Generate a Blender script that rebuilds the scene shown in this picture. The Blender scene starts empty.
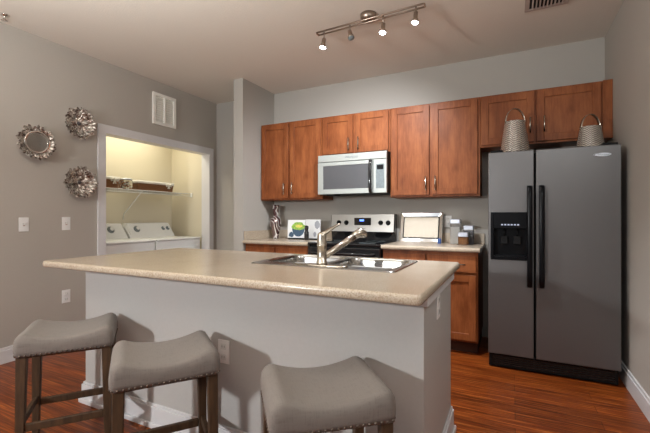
import bpy, bmesh, math, random
from mathutils import Vector, Matrix
random.seed(7)
PI = math.pi
SC = bpy.context.scene
COL = SC.collection

# ------------------------------------------------------------------ camera
cam_d = bpy.data.cameras.new('camera'); cam = bpy.data.objects.new('camera', cam_d); COL.objects.link(cam)
cam.location = (0, 0, 1.18); cam.rotation_euler = (PI/2, 0, math.radians(26.4))
cam_d.sensor_width = 36; cam_d.lens = 376.8/650*36; cam_d.clip_start = 0.02
SC.camera = cam
# ------------------------------------------------------------------ world, exposure
w = bpy.data.worlds.new('world'); SC.world = w; w.use_nodes = True
w.node_tree.nodes['Background'].inputs[0].default_value = (0.55, 0.62, 0.75, 1)
w.node_tree.nodes['Background'].inputs[1].default_value = 0.5
SC.view_settings.view_transform = 'Standard'; SC.view_settings.look = 'None'
SC.view_settings.exposure = 0.35; SC.view_settings.gamma = 1.0
SC.view_settings.use_curve_mapping = False
SC.cycles.max_bounces = 8
SC.cycles.sample_clamp_indirect = 4.0
SC.cycles.use_denoising = True

def area(name, loc, target, sx, sy, power, col):
    l = bpy.data.lights.new(name, 'AREA'); l.shape = 'RECTANGLE'; l.size = sx; l.size_y = sy; l.energy = power; l.color = col
    o = bpy.data.objects.new(name, l); COL.objects.link(o); o.location = loc
    o.rotation_euler = (Vector(target)-Vector(loc)).to_track_quat('-Z', 'Y').to_euler()
    return o
# daylight entering through the window wall behind the camera, a lamp in the living area, the closet lamp, and added fill lights
area('window_daylight', (-1.6, -3.35, 1.5), (-1.4, 2.0, 1.2), 3.4, 1.7, 5, (0.92, 1.0, 1.08))
area('living_room_lamp', (-2.3, -1.9, 1.7), (-1.2, 1.6, 0.6), 0.16, 0.16, 60, (0.98, 1.0, 1.0))
area('fill_uplight', (-1.7, 0.25, 1.75), (-1.7, 0.25, 3.0), 0.6, 0.6, 62, (0.98, 1.0, 0.97))  # added fill: bounces off the ceiling to lift walls and ceiling, no real fixture
area('overhead_fill', (0.1, -0.3, 2.66), (-2.8, 1.8, 1.3), 1.0, 0.8, 8, (0.95, 1.0, 1.02))  # added soft fill from above towards the left wall, not an actual lamp
area('right_side_fill', (0.62, 1.2, 2.3), (-0.1, 2.2, 0.4), 0.15, 0.5, 7, (0.95, 1.0, 1.0))  # invented fill that brightens the island end panel; no source there
area('closet_lamp', (-4.1, 3.05, 2.37), (-4.1, 3.05, 0.0), 0.3, 1.2, 9.5, (1.0, 0.95, 0.76)).rotation_euler = (0, 0, 0)

# ------------------------------------------------------------------ materials
def new_mat(name):
    m = bpy.data.materials.new(name); m.use_nodes = True
    nt = m.node_tree; return m, nt, nt.nodes['Principled BSDF']
def coords(nt, scale=(1, 1, 1)):
    tc = nt.nodes.new('ShaderNodeTexCoord'); mp = nt.nodes.new('ShaderNodeMapping')
    mp.inputs['Scale'].default_value = scale; nt.links.new(tc.outputs['Object'], mp.inputs[0]); return mp.outputs[0]
def noise(nt, vec, scale, detail=3, rough=0.5):
    n = nt.nodes.new('ShaderNodeTexNoise'); n.inputs['Scale'].default_value = scale; n.inputs['Detail'].default_value = detail
    n.inputs['Roughness'].default_value = rough; nt.links.new(vec, n.inputs['Vector']); return n.outputs['Fac']
def ramp(nt, fac, stops):
    r = nt.nodes.new('ShaderNodeValToRGB'); cr = r.color_ramp
    while len(cr.elements) < len(stops): cr.elements.new(0.5)
    for e, (p, c) in zip(cr.elements, stops): e.position = p; e.color = (*c, 1)
    nt.links.new(fac, r.inputs[0]); return r.outputs[0]
def bump(nt, fac, strength, dist, bsdf):
    b = nt.nodes.new('ShaderNodeBump'); b.inputs['Strength'].default_value = strength; b.inputs['Distance'].default_value = dist
    nt.links.new(fac, b.inputs['Height']); nt.links.new(b.outputs[0], bsdf.inputs['Normal'])
def scl(c, k): return tuple(min(1, x*k) for x in c)
def simple(name, col, rough=0.5, metal=0.0, var=0.06, nscale=20, bmp=0.0, stretch=(1, 1, 1), emit=None, estr=0, coat=0, trans=0, ior=1.45):
    m, nt, b = new_mat(name)
    v = coords(nt, stretch); f = noise(nt, v, nscale)
    nt.links.new(ramp(nt, f, [(0.3, scl(col, 1-var)), (0.7, scl(col, 1+var))]), b.inputs['Base Color'])
    b.inputs['Roughness'].default_value = rough; b.inputs['Metallic'].default_value = metal
    b.inputs['Coat Weight'].default_value = coat; b.inputs['Transmission Weight'].default_value = trans; b.inputs['IOR'].default_value = ior
    if bmp: bump(nt, f, bmp, 0.002, b)
    if emit: b.inputs['Emission Color'].default_value = (*emit, 1); b.inputs['Emission Strength'].default_value = estr
    return m
M = {}
M['wall'] = simple('taupe_paint', (0.42, 0.385, 0.345), 0.85, var=0.015, nscale=120, bmp=0.15)
M['wall_kitchen'] = simple('taupe_paint_cool_lit', (0.42, 0.395, 0.36), 0.85, var=0.015, nscale=120, bmp=0.15)  # same taupe paint, with the cooler kitchen light put into its colour
M['wall_closet'] = simple('cream_closet_paint', (0.62, 0.56, 0.43), 0.85, var=0.015, nscale=120, bmp=0.15)
M['ceiling'] = simple('textured_ceiling_paint', (0.74, 0.68, 0.61), 0.9, var=0.02, nscale=90, bmp=0.6)
M['white'] = simple('white_trim_paint', (0.66, 0.65, 0.66), 0.4, var=0.01)
M['panel'] = simple('off_white_panel_paint', (0.46, 0.445, 0.43), 0.5, var=0.015, nscale=60, bmp=0.1)
M['plate'] = simple('white_plastic', (0.80, 0.79, 0.78), 0.35, var=0.01)
M['enamel'] = simple('white_enamel', (0.75, 0.75, 0.73), 0.25, var=0.01)
M['black'] = simple('black_gloss', (0.012, 0.012, 0.013), 0.12, var=0.1, coat=0.5)
M['satin_black'] = simple('satin_black', (0.004, 0.004, 0.005), 0.3, var=0.1)
M['matte_black'] = simple('matte_black', (0.009, 0.009, 0.0095), 0.5, var=0.1)
for k_ in ('matte_black', 'satin_black'):
    M[k_].node_tree.nodes['Principled BSDF'].inputs['Specular IOR Level'].default_value = 0.18
M['dark'] = simple('dark_slot', (0.015, 0.013, 0.012), 0.8)
M['steel'] = simple('brushed_steel', (0.48, 0.47, 0.45), 0.22, 1.0, var=0.05, nscale=30, stretch=(1, 1, 30))
M['nickel'] = simple('satin_nickel', (0.52, 0.47, 0.40), 0.27, 1.0, var=0.04)
M['chrome'] = simple('polished_silver', (0.82, 0.79, 0.75), 0.09, 1.0, var=0.03)
M['fixture'] = simple('fixture_metal', (0.42, 0.34, 0.28), 0.35, 1.0, var=0.05)
M['fridge'] = simple('stainless_satin_finish', (0.165, 0.16, 0.16), 0.42, 0.7, var=0.03, nscale=40, stretch=(30, 30, 1))
M['range_steel'] = simple('range_stainless', (0.40, 0.39, 0.37), 0.34, 0.8, var=0.03, nscale=30, stretch=(1, 30, 30))
M['micro_steel'] = simple('microwave_stainless', (0.40, 0.42, 0.395), 0.4, 0.35, var=0.03, nscale=30, stretch=(1, 30, 30))
M['micro_glass'] = simple('microwave_window', (0.085, 0.085, 0.09), 0.25, var=0.05, nscale=300)
M['keypad'] = simple('grey_keypad', (0.16, 0.19, 0.20), 0.35, var=0.35, nscale=160)
M['display'] = simple('blue_display', (0.01, 0.01, 0.02), 0.2, emit=(0.12, 0.25, 1.0), estr=2.5)
M['led'] = simple('dispenser_indicator', (0.3, 0.3, 0.35), 0.3, emit=(0.6, 0.7, 1.0), estr=0.35)
M['bulb'] = simple('lit_bulb', (1, 1, 1), 0.4, emit=(0.9, 0.95, 1.0), estr=30)
M['glass'] = simple('clear_glass', (0.95, 0.95, 0.95), 0.04, trans=1.0)
M['window_glass'] = simple('window_pane', (0.95, 0.97, 1.0), 0.02, trans=1.0)
M['legwood'] = simple('weathered_brown_wood', (0.060, 0.031, 0.014), 0.6, var=0.35, nscale=14, bmp=0.3, stretch=(4, 4, 0.6))
M['nail'] = simple('antique_nailhead', (0.13, 0.10, 0.08), 0.32, 0.9)
M['white_paper'] = simple('white_paper', (0.75, 0.76, 0.76), 0.5, var=0.02)
M['grey_paper'] = simple('grey_print', (0.33, 0.34, 0.37), 0.5, var=0.1)
M['green'] = simple('salad_green', (0.25, 0.42, 0.06), 0.5, var=0.5, nscale=120)
M['yellow'] = simple('salad_yellow', (0.72, 0.60, 0.12), 0.5, var=0.3, nscale=90)
M['navy'] = simple('navy_bowl_print', (0.03, 0.07, 0.12), 0.4, var=0.2)
M['liner'] = simple('white_liner_cloth', (0.72, 0.69, 0.62), 0.9, var=0.04, bmp=0.3)
M['oats'] = simple('tan_dry_goods', (0.36, 0.17, 0.07), 0.8, var=0.4, nscale=150, bmp=0.6)
M['flour'] = simple('white_flour', (0.72, 0.70, 0.66), 0.9, var=0.03)
M['grey_goods'] = simple('grey_dry_goods', (0.28, 0.28, 0.30), 0.8, var=0.2)
M['silver_lid'] = simple('silver_lid', (0.60, 0.62, 0.68), 0.3, 0.8)
M['tray_well'] = simple('brushed_silver_tray', (0.34, 0.32, 0.29), 0.25, 0.9, var=0.04)
M['blue'] = simple('blue_plastic', (0.02, 0.07, 0.25), 0.3)
M['vent'] = simple('white_louver', (0.88, 0.86, 0.80), 0.5, var=0.02)
M['cvent'] = simple('ceiling_register_paint', (0.45, 0.36, 0.32), 0.6, var=0.02)

def m_wood():
    m, nt, b = new_mat('cherry_stained_maple')
    v = coords(nt, (3.0, 3.0, 0.9)); f = noise(nt, v, 3.2, 6, 0.6)
    v2 = coords(nt, (30, 30, 1.6)); f2 = noise(nt, v2, 4, 4)
    mx = nt.nodes.new('ShaderNodeMath'); mx.operation = 'MULTIPLY_ADD'; mx.inputs[1].default_value = 0.35
    nt.links.new(f2, mx.inputs[0]); nt.links.new(f, mx.inputs[2])
    c = ramp(nt, mx.outputs[0], [(0.42, (0.135, 0.035, 0.010)), (0.62, (0.215, 0.061, 0.018)), (0.85, (0.32, 0.104, 0.034))])
    nt.links.new(c, b.inputs['Base Color']); b.inputs['Roughness'].default_value = 0.45
    b.inputs['Specular IOR Level'].default_value = 0.22
    return m
M['wood'] = m_wood()
def m_floor():
    m, nt, b = new_mat('cherry_plank_floor')
    v = coords(nt)
    br = nt.nodes.new('ShaderNodeTexBrick'); nt.links.new(v, br.inputs['Vector'])
    br.inputs['Scale'].default_value = 1.0; br.inputs['Brick Width'].default_value = 1.2; br.inputs['Row Height'].default_value = 0.1
    br.inputs['Mortar Size'].default_value = 0.0022; br.inputs['Mortar Smooth'].default_value = 0.3; br.offset = 0.37
    br.inputs['Color1'].default_value = (0.75, 0.75, 0.75, 1); br.inputs['Color2'].default_value = (1.2, 1.2, 1.2, 1); br.inputs['Mortar'].default_value = (0.45, 0.45, 0.45, 1)
    v2 = coords(nt, (1.1, 34, 1)); f = noise(nt, v2, 2.4, 7, 0.68)
    c = ramp(nt, f, [(0.36, (0.075, 0.012, 0.002)), (0.48, (0.17, 0.033, 0.005)), (0.56, (0.27, 0.062, 0.010)), (0.66, (0.45, 0.13, 0.025))])
    mm = nt.nodes.new('ShaderNodeMix'); mm.data_type = 'RGBA'; mm.blend_type = 'MULTIPLY'; mm.inputs['Factor'].default_value = 1
    nt.links.new(c, mm.inputs['A']); nt.links.new(br.outputs['Color'], mm.inputs['B'])
    nt.links.new(mm.outputs['Result'], b.inputs['Base Color']); b.inputs['Roughness'].default_value = 0.34; b.inputs['Specular IOR Level'].default_value = 0.28
    bump(nt, f, 0.15, 0.002, b)
    return m
M['floor'] = m_floor()
M['toe'] = simple('dark_toe_kick', (0.05, 0.014, 0.006), 0.6)
def m_laminate():
    m, nt, b = new_mat('beige_speckled_laminate')
    v = coords(nt); f = noise(nt, v, 210, 2, 0.6); g = noise(nt, v, 9, 3)
    mx = nt.nodes.new('ShaderNodeMath'); mx.operation = 'MULTIPLY_ADD'; mx.inputs[1].default_value = 0.12
    nt.links.new(g, mx.inputs[0]); nt.links.new(f, mx.inputs[2])
    c = ramp(nt, mx.outputs[0], [(0.40, (0.34, 0.255, 0.175)), (0.55, (0.475, 0.395, 0.305)), (0.74, (0.56, 0.48, 0.38))])
    nt.links.new(c, b.inputs['Base Color']); b.inputs['Roughness'].default_value = 0.22
    return m
M['laminate'] = m_laminate()
def m_fabric():
    m, nt, b = new_mat('greige_linen_upholstery')
    v = coords(nt, (1, 1, 1))
    f = noise(nt, coords(nt, (350, 25, 25)), 1, 2); g = noise(nt, coords(nt, (25, 350, 120)), 1, 2)
    mx = nt.nodes.new('ShaderNodeMath'); mx.operation = 'ADD'; nt.links.new(f, mx.inputs[0]); nt.links.new(g, mx.inputs[1])
    c = ramp(nt, mx.outputs[0], [(0.7, (0.158, 0.134, 0.117)), (1.0, (0.19, 0.163, 0.145))])
    cr = nt.nodes.new('ShaderNodeMath'); 
    nt.links.new(c, b.inputs['Base Color']); b.inputs['Roughness'].default_value = 0.9
    b.inputs['Sheen Weight'].default_value = 0.1
    bump(nt, mx.outputs[0], 0.25, 0.001, b)
    return m
M['fabric'] = m_fabric()
def m_wicker():
    m, nt, b = new_mat('brown_wicker')
    v = coords(nt); wv = nt.nodes.new('ShaderNodeTexWave'); wv.bands_direction = 'Z'; wv.inputs['Scale'].default_value = 40; wv.inputs['Distortion'].default_value = 3
    nt.links.new(v, wv.inputs['Vector'])
    c = ramp(nt, wv.outputs['Fac'], [(0.2, (0.10, 0.035, 0.010)), (0.8, (0.33, 0.14, 0.05))])
    nt.links.new(c, b.inputs['Base Color']); b.inputs['Roughness'].default_value = 0.7; bump(nt, wv.outputs['Fac'], 0.8, 0.004, b)
    return m
M['wicker'] = m_wicker()
def m_ruffle():
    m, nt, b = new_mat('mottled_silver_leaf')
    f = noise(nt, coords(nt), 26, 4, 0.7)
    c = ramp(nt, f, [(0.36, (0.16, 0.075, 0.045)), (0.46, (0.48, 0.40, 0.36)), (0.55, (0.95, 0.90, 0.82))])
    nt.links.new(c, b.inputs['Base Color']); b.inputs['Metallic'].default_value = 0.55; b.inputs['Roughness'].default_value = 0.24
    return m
M['ruffle'] = m_ruffle()
def m_mosaic():
    m, nt, b = new_mat('swirled_silver_mosaic')
    wv = nt.nodes.new('ShaderNodeTexWave'); wv.bands_direction = 'DIAGONAL'; wv.inputs['Scale'].default_value = 3.5; wv.inputs['Distortion'].default_value = 14; wv.inputs['Detail'].default_value = 2
    nt.links.new(coords(nt), wv.inputs['Vector'])
    c = ramp(nt, wv.outputs['Fac'], [(0.30, (0.22, 0.15, 0.14)), (0.42, (0.88, 0.85, 0.82)), (0.66, (0.80, 0.77, 0.74)), (0.76, (0.10, 0.05, 0.05))])
    nt.links.new(c, b.inputs['Base Color']); b.inputs['Metallic'].default_value = 0.5; b.inputs['Roughness'].default_value = 0.15
    return m
M['mosaic'] = m_mosaic()
M['mirror'] = simple('smoky_mirror', (0.09, 0.08, 0.085), 0.45, 0.3, var=0.15, nscale=60)

# ------------------------------------------------------------------ mesh helpers
class MB:
    def __init__(s): s.bm = bmesh.new(); s.mats = []
    def mi(s, m):
        if m not in s.mats: s.mats.append(m)
        return s.mats.index(m)
    def _tag(s, faces, m, smooth=False):
        i = s.mi(m)
        for f in faces: f.material_index = i; f.smooth = smooth
    def box(s, x0, x1, y0, y1, z0, z1, m='white', bev=0.0, seg=2):
        t = bmesh.new(); bmesh.ops.create_cube(t, size=1)
        bmesh.ops.scale(t, verts=t.verts, vec=(abs(x1-x0), abs(y1-y0), abs(z1-z0)))
        bmesh.ops.translate(t, verts=t.verts, vec=((x0+x1)/2, (y0+y1)/2, (z0+z1)/2))
        if bev: bmesh.ops.bevel(t, geom=list(t.edges), offset=bev, segments=seg, profile=0.5, affect='EDGES')
        s.merge(t, m); return s
    def merge(s, t, m, smooth=False, mat=None):
        mp = {}
        for v in t.verts: mp[v] = s.bm.verts.new(mat @ v.co if mat else v.co)
        fs = []
        for f in t.faces:
            try: fs.append(s.bm.faces.new([mp[v] for v in f.verts]))
            except ValueError: pass
        s._tag(fs, m, smooth); t.free()
    def loft(s, loops, m, smooth=True, cap0=True, cap1=True, closed=True):
        vs = [[s.bm.verts.new(p) for p in L] for L in loops]; n = len(vs[0]); fs = []
        for a, b in zip(vs, vs[1:]):
            for i in range(n if closed else n-1):
                j = (i+1) % n; fs.append(s.bm.faces.new((a[i], a[j], b[j], b[i])))
        s._tag(fs, m, smooth); caps = []
        if cap0: caps.append(s.bm.faces.new(vs[0][::-1]))
        if cap1: caps.append(s.bm.faces.new(vs[-1]))
        s._tag(caps, m, False); return s
    def tube(s, pts, r, m, seg=12, cap=True):
        pts = [Vector(p) for p in pts]; rs = r if isinstance(r, (list, tuple)) else [r]*len(pts)
        loops = []; up = None
        for i, p in enumerate(pts):
            t = (pts[min(i+1, len(pts)-1)]-pts[max(i-1, 0)]).normalized()
            if up is None: up = Vector((0, 0, 1)) if abs(t.z) < 0.9 else Vector((1, 0, 0))
            a = t.cross(up).normalized(); b = a.cross(t).normalized(); up = b
            loops.append([p+(a*math.cos(2*PI*k/seg)+b*math.sin(2*PI*k/seg))*rs[i] for k in range(seg)])
        return s.loft(loops, m, True, cap, cap)
    def lathe(s, prof, c, m, seg=24, rot=None, cap0=True, cap1=True):
        loops = []
        for r, z in prof:
            L = []
            for k in range(seg):
                p = Vector((r*math.cos(2*PI*k/seg), r*math.sin(2*PI*k/seg), z))
                if rot: p = rot @ p
                L.append(p+Vector(c))
            loops.append(L)
        return s.loft(loops, m, True, cap0, cap1)
    def cyl(s, p0, p1, r, m, seg=16): return s.tube([p0, p1], r, m, seg)
    def build(s, name, parent=None, origin=None, kind=None):
        bmesh.ops.recalc_face_normals(s.bm, faces=s.bm.faces)
        o0 = Vector(origin) if origin is not None else (root_loc(parent) if parent else None)
        if o0 is None:
            xs = [v.co for v in s.bm.verts]
            o0 = Vector(((min(c.x for c in xs)+max(c.x for c in xs))/2, (min(c.y for c in xs)+max(c.y for c in xs))/2, min(c.z for c in xs)))
        bmesh.ops.translate(s.bm, verts=s.bm.verts, vec=-o0)
        me = bpy.data.meshes.new(name); s.bm.to_mesh(me); s.bm.free()
        for mn in s.mats: me.materials.append(M[mn])
        o = bpy.data.objects.new(name, me); COL.objects.link(o)
        if parent: o.parent = parent
        else: o.location = o0
        if kind: o['kind'] = kind
        return o
def root_loc(o):
    v = Vector((0, 0, 0))
    while o: v += Vector(o.location); o = o.parent
    return v
def thing(name, label, cat, loc, rz=0, group=None):
    o = bpy.data.objects.new(name, None); COL.objects.link(o); o.empty_display_size = 0.1
    o.location = loc; o.rotation_euler = (0, 0, rz); return tag(o, label, cat, group)
def tag(o, label, cat, group=None):
    o['label'] = label; o['category'] = cat
    if group: o['group'] = group
    return o
def tree(o):
    yield o
    for c in o.children: yield from tree(c)
def dup(root, loc, rz=0):
    mp = {}
    for o in list(tree(root)):
        c = o.copy(); COL.objects.link(c); mp[o] = c
        if o is not root: c.parent = mp[o.parent]
    r = mp[root]; r.location = loc; r.rotation_euler = (0, 0, rz); return r
def bx(name, *a, parent=None, kind=None, m='white', bev=0.0):
    return MB().box(*a, m=m, bev=bev).build(name, parent, kind=kind)
def rrect(x0, x1, y0, y1, z, r, n=6):
    L = []
    for cx, cy, a0 in ((x1-r, y1-r, 0), (x0+r, y1-r, PI/2), (x0+r, y0+r, PI), (x1-r, y0+r, 1.5*PI)):
        for k in range(n+1):
            a = a0+PI/2*k/n; L.append((cx+r*math.cos(a), cy+r*math.sin(a), z))
    return L
def fill_with_holes(bm, outer, holes, up=True):
    edges = []
    for L in [outer]+holes:
        for i in range(len(L)): 
            e = bm.edges.get((L[i], L[(i+1) % len(L)])) or bm.edges.new((L[i], L[(i+1) % len(L)])); edges.append(e)
    r = bmesh.ops.triangle_fill(bm, use_beauty=True, use_dissolve=False, edges=edges, normal=(0, 0, 1))
    return [g for g in r['geom'] if isinstance(g, bmesh.types.BMFace)]

# ------------------------------------------------------------------ room shell
XL, XR, YB, YF, ZC = -3.66, 0.72, 4.0, -3.5, 2.735
S = 'structure'
bx('floor', -4.7, XR+0.1, YF-0.1, YB+0.1, -0.05, 0, kind=S, m='floor')
bx('ceiling', -4.7, XR+0.1, YF-0.1, YB+0.1, ZC, ZC+0.05, kind=S, m='ceiling')
bx('wall_back', -3.78, XR+0.1, YB, YB+0.1, 0, ZC, kind=S, m='wall_kitchen')
bx('wall_right', XR, XR+0.1, YF, YB, 0, ZC, kind=S, m='wall')
mb = MB()   # left wall with the closet opening
mb.box(XL-0.12, XL, YF, 2.39, 0, ZC, 'wall'); mb.box(XL-0.12, XL, 3.86, YB, 0, ZC, 'wall'); mb.box(XL-0.12, XL, 2.39, 3.86, 2.03, ZC, 'wall')
mb.build('wall_left', kind=S)
bx('wall_partition', -2.835, -2.705, 3.376, YB, 0, ZC, kind=S, m='wall_kitchen')
bx('wall_closet_back', -4.55, -4.45, 2.2, 4.03, 0, 2.4, kind=S, m='wall_closet')
bx('wall_closet_north', -4.45, XL-0.12, 3.93, 4.03, 0, 2.4, kind=S, m='wall_closet')
bx('wall_closet_south', -4.45, XL-0.12, 2.2, 2.3, 0, 2.4, kind=S, m='wall_closet')
bx('wall_closet_inner', XL-0.13, XL-0.12, 2.3, 2.39, 0, 2.4, kind=S, m='wall_closet')
bx('ceiling_closet', -4.55, XL-0.12, 2.2, 4.03, 2.4, 2.45, kind=S, m='wall_closet')
# front wall behind the camera with its window
mb = MB()
mb.box(XL-0.1, -3.3, YF-0.1, YF, 0, ZC, 'wall'); mb.box(0.1, XR+0.1, YF-0.1, YF, 0, ZC, 'wall')
mb.box(-3.3, 0.1, YF-0.1, YF, 0, 0.6, 'wall'); mb.box(-3.3, 0.1, YF-0.1, YF, 2.4, ZC, 'wall'); mb.build('wall_front', kind=S)
wf = MB()
for a in (-3.3, -2.2, -1.1, 0.04): wf.box(a, a+0.06, YF-0.08, YF-0.02, 0.6, 2.4, 'white')
wf.box(-3.3, 0.1, YF-0.08, YF-0.02, 0.6, 0.66, 'white'); wf.box(-3.3, 0.1, YF-0.08, YF-0.02, 2.34, 2.4, 'white')
wf = wf.build('window_1', kind=S)
bx('window_glass', -3.25, 0.05, YF-0.055, YF-0.045, 0.65, 2.35, parent=wf, m='window_glass')

def baseboard(name, x0, x1, y0, y1, nx, ny):
    # tall moulded board: body plus thinner cap; nx, ny = outward direction
    mb = MB(); mb.box(x0, x1, y0, y1, 0, 0.105, 'white', 0.002)
    mb.box(x0+(0.005 if nx < 0 else 0), x1-(0.005 if nx > 0 else 0), y0+(0.005 if ny < 0 else 0), y1-(0.005 if ny > 0 else 0), 0.105, 0.128, 'white', 0.003)
    return mb.build(name, kind=S)
baseboard('baseboard_left', XL, XL+0.016, YF, 2.315, 1, 0)
baseboard('baseboard_right', XR-0.016, XR, YF, YB, -1, 0)
baseboard('baseboard_back', XL+0.016, -2.851, YB-0.016, YB, 0, -1)
baseboard('baseboard_partition', -2.835, -2.705, 3.36, 3.376, 0, -1)
baseboard('baseboard_hall', -2.851, -2.835, 3.376, YB-0.016, -1, 0)
# closet casing and jamb lining
mb = MB()
mb.box(XL, XL+0.018, 2.325, 2.407, 0, 2.015, 'white', 0.003); mb.box(XL, XL+0.018, 3.845, 3.925, 0, 2.015, 'white', 0.003)
mb.box(XL, XL+0.018, 2.325, 3.925, 2.015, 2.10, 'white', 0.003)
mb.box(XL-0.125, XL+0.004, 2.39, 2.405, 0, 2.03, 'white'); mb.box(XL-0.125, XL+0.004, 3.847, 3.862, 0, 2.03, 'white'); mb.box(XL-0.125, XL+0.004, 2.39, 3.862, 2.017, 2.031, 'white')
mb.build('trim_1', kind=S)

# ------------------------------------------------------------------ cabinets
def shaker(mb, x0, x1, z0, z1, y, fw=0.058, m='wood'):
    """door or drawer front; y = front face, thickness 0.02 backward"""
    mb.box(x0, x0+fw, y, y+0.02, z0, z1, m, 0.0015, 1); mb.box(x1-fw, x1, y, y+0.02, z0, z1, m, 0.0015, 1)
    mb.box(x0+fw, x1-fw, y, y+0.02, z0, z0+fw, m, 0.0015, 1); mb.box(x0+fw, x1-fw, y, y+0.02, z1-fw, z1, m, 0.0015, 1)
    mb.box(x0+fw-0.002, x1-fw+0.002, y+0.011, y+0.019, z0+fw-0.002, z1-fw+0.002, m)
def pull(parent, x, z, y, vert=True, L=0.135):
    mb = MB(); h = L/2
    if vert:
        mb.cyl((x, y-0.03, z-h), (x, y-0.03, z+h), 0.0058, 'nickel', 10)
        for q in (-h*0.7, h*0.7): mb.cyl((x, y-0.03, z+q), (x, y+0.001, z+q), 0.0045, 'nickel', 8)
    else:
        mb.cyl((x-h, y-0.03, z), (x+h, y-0.03, z), 0.0058, 'nickel', 10)
        for q in (-h*0.7, h*0.7): mb.cyl((x+q, y-0.03, z), (x+q, y+0.001, z), 0.0045, 'nickel', 8)
    return mb.build('handle', parent)
def door(root, x0, x1, z0, z1, y, hx=None, hz=None):
    mb = MB(); shaker(mb, x0, x1, z0, z1, y); d = mb.build('door', root)
    if hx is not None: pull(d, hx, hz, y)
def upper(label, x0, x1, z0, z1, doors, filler=None):
    r = thing('wall_cabinet', label, 'cabinet', ((x0+x1)/2, 3.86, z0), group='kitchen wall cabinets')
    mb = MB(); mb.box(x0, x1, 3.722, YB-0.001, z0, z1, 'wood', 0.002, 1)
    mb.build('body', r)
    if filler: MB().box(*filler, 3.704, 3.7215, z0, z1, 'wood', 0.001, 1).build('filler_strip', r)
    for d in doors: door(r, *d[:2], z0+0.018, z1-0.018, 3.70, d[2], d[3])
    return r
upper('cherry wall cabinet with two doors at the partition wall, above the silver vase', -2.703, -1.880, 1.372, 2.275,
      [(-2.686, -2.313, -2.36, 1.50), (-2.286, -1.893, -2.25, 1.50)])
upper('short cherry wall cabinet with two doors directly above the microwave', -1.878, -1.107, 1.838, 2.275,
      [(-1.867, -1.512, -1.55, 1.945), (-1.478, -1.122, -1.44, 1.945)])
upper('tall cherry wall cabinet with two doors above the tray and canisters', -1.105, -0.262, 1.372, 2.275,
      [(-1.089, -0.717, -0.745, 1.50), (-0.689, -0.283, -0.655, 1.50)])
upper('short cherry wall cabinet with two doors above the refrigerator', -0.260, 0.718, 1.808, 2.275,
      [(-0.250, 0.173, 0.140, 1.965), (0.189, 0.641, 0.245, 1.965)], (0.655, 0.718))

def base_cabinet(label, x0, x1, splits):
    r = thing('base_cabinet', label, 'cabinet', ((x0+x1)/2, 3.7, 0), group='kitchen base cabinets')
    mb = MB(); mb.box(x0, x1, 3.422, YB-0.001, 0.105, 0.874, 'wood', 0.002, 1); mb.box(x0+0.002, x1-0.01, 3.49, YB-0.001, 0, 0.105, 'toe')
    mb.build('body', r)
    for a, b, hx in splits:
        mb = MB(); mb.box(a, b, 3.40, 3.42, 0.70, 0.845, 'wood', 0.003); d = mb.build('drawer', r); pull(d, (a+b)/2+0.06, 0.772, 3.40, False, 0.12)
        door(r, a, b, 0.125, 0.68, 3.40, hx, 0.60)
base_cabinet('cherry base cabinet with drawers and doors between stove and refrigerator', -1.09, -0.256, [(-1.078, -0.69, -0.73), (-0.672, -0.27, -0.635)])
base_cabinet('cherry base cabinet in the corner between the partition wall and the stove', -2.703, -1.876, [(-2.685, -2.30, -2.34), (-2.28, -1.89, -2.24)])

def counter_run(label, x0, x1, side):
    mb = MB()
    y0, y1, z0, z1 = 3.368, YB-0.001, 0.876, 0.914
    prof = [(y1, z0), (y0+0.012, z0), (y0+0.004, z0+0.005), (y0, z0+0.014), (y0, z1-0.012), (y0+0.004, z1-0.004), (y0+0.012, z1), (y1, z1)]
    mb.loft([[(x, y, z) for y, z in prof] for x in (x0, x1)], 'laminate', False)
    bs = MB(); bs.box(x0, x1, y1-0.02, y1, z1, z1+0.10, 'laminate', 0.002, 1)
    if side: bs.box(x0, x0+0.02, y0+0.02, y1-0.02, z1, z1+0.10, 'laminate', 0.002, 1)
    c = mb.build('countertop'); tag(c, label, 'countertop', 'kitchen wall countertops'); bs.build('backsplash', c)
counter_run('beige laminate countertop carrying the vase and open cookbook', -2.703, -1.874, True)
counter_run('beige laminate countertop carrying the silver tray and canisters', -1.092, -0.240, False)

# ------------------------------------------------------------------ range
def ring_knob(mb, x, y, z, m='matte_black', r=0.021):
    rot = Matrix.Rotation(PI/2, 3, 'X')
    mb.lathe([(r*1.25, 0), (r*1.25, 0.006), (r, 0.009), (r*0.9, 0.028), (r*0.8, 0.031)], (x, y, z), m, 20, rot)
    mb.box(x-0.004, x+0.004, y-0.037, y-0.028, z-r*0.85, z+r*0.85, m, 0.001, 1)
def text(parent, s, loc, size, rot, m, name='logo', ext=0.0006):
    c = bpy.data.curves.new(name, 'FONT'); c.body = s; c.size = size; c.extrude = ext; c.align_x = 'CENTER'; c.align_y = 'CENTER'
    c.materials.append(M[m]); t_ = bpy.data.objects.new(name, c); COL.objects.link(t_)
    me = bpy.data.meshes.new_from_object(t_.evaluated_get(bpy.context.evaluated_depsgraph_get())); bpy.data.objects.remove(t_); bpy.data.curves.remove(c)
    o = bpy.data.objects.new(name, me); COL.objects.link(o); o.parent = parent; o.location = Vector(loc)-root_loc(parent); o.rotation_euler = rot; return o
rg = thing('stove', 'freestanding electric stove with stainless back panel and black cooktop', 'stove', (-1.482, 3.7, 0))
x0, x1 = -1.868, -1.098
MB().box(x0, x1, 3.40, 3.985, 0.02, 0.895, 'matte_black', 0.003).build('body', rg)
mb = MB(); mb.box(x0, x1, 3.362, 3.92, 0.895, 0.918, 'black', 0.006)
mb.build('cooktop', rg)
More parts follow.
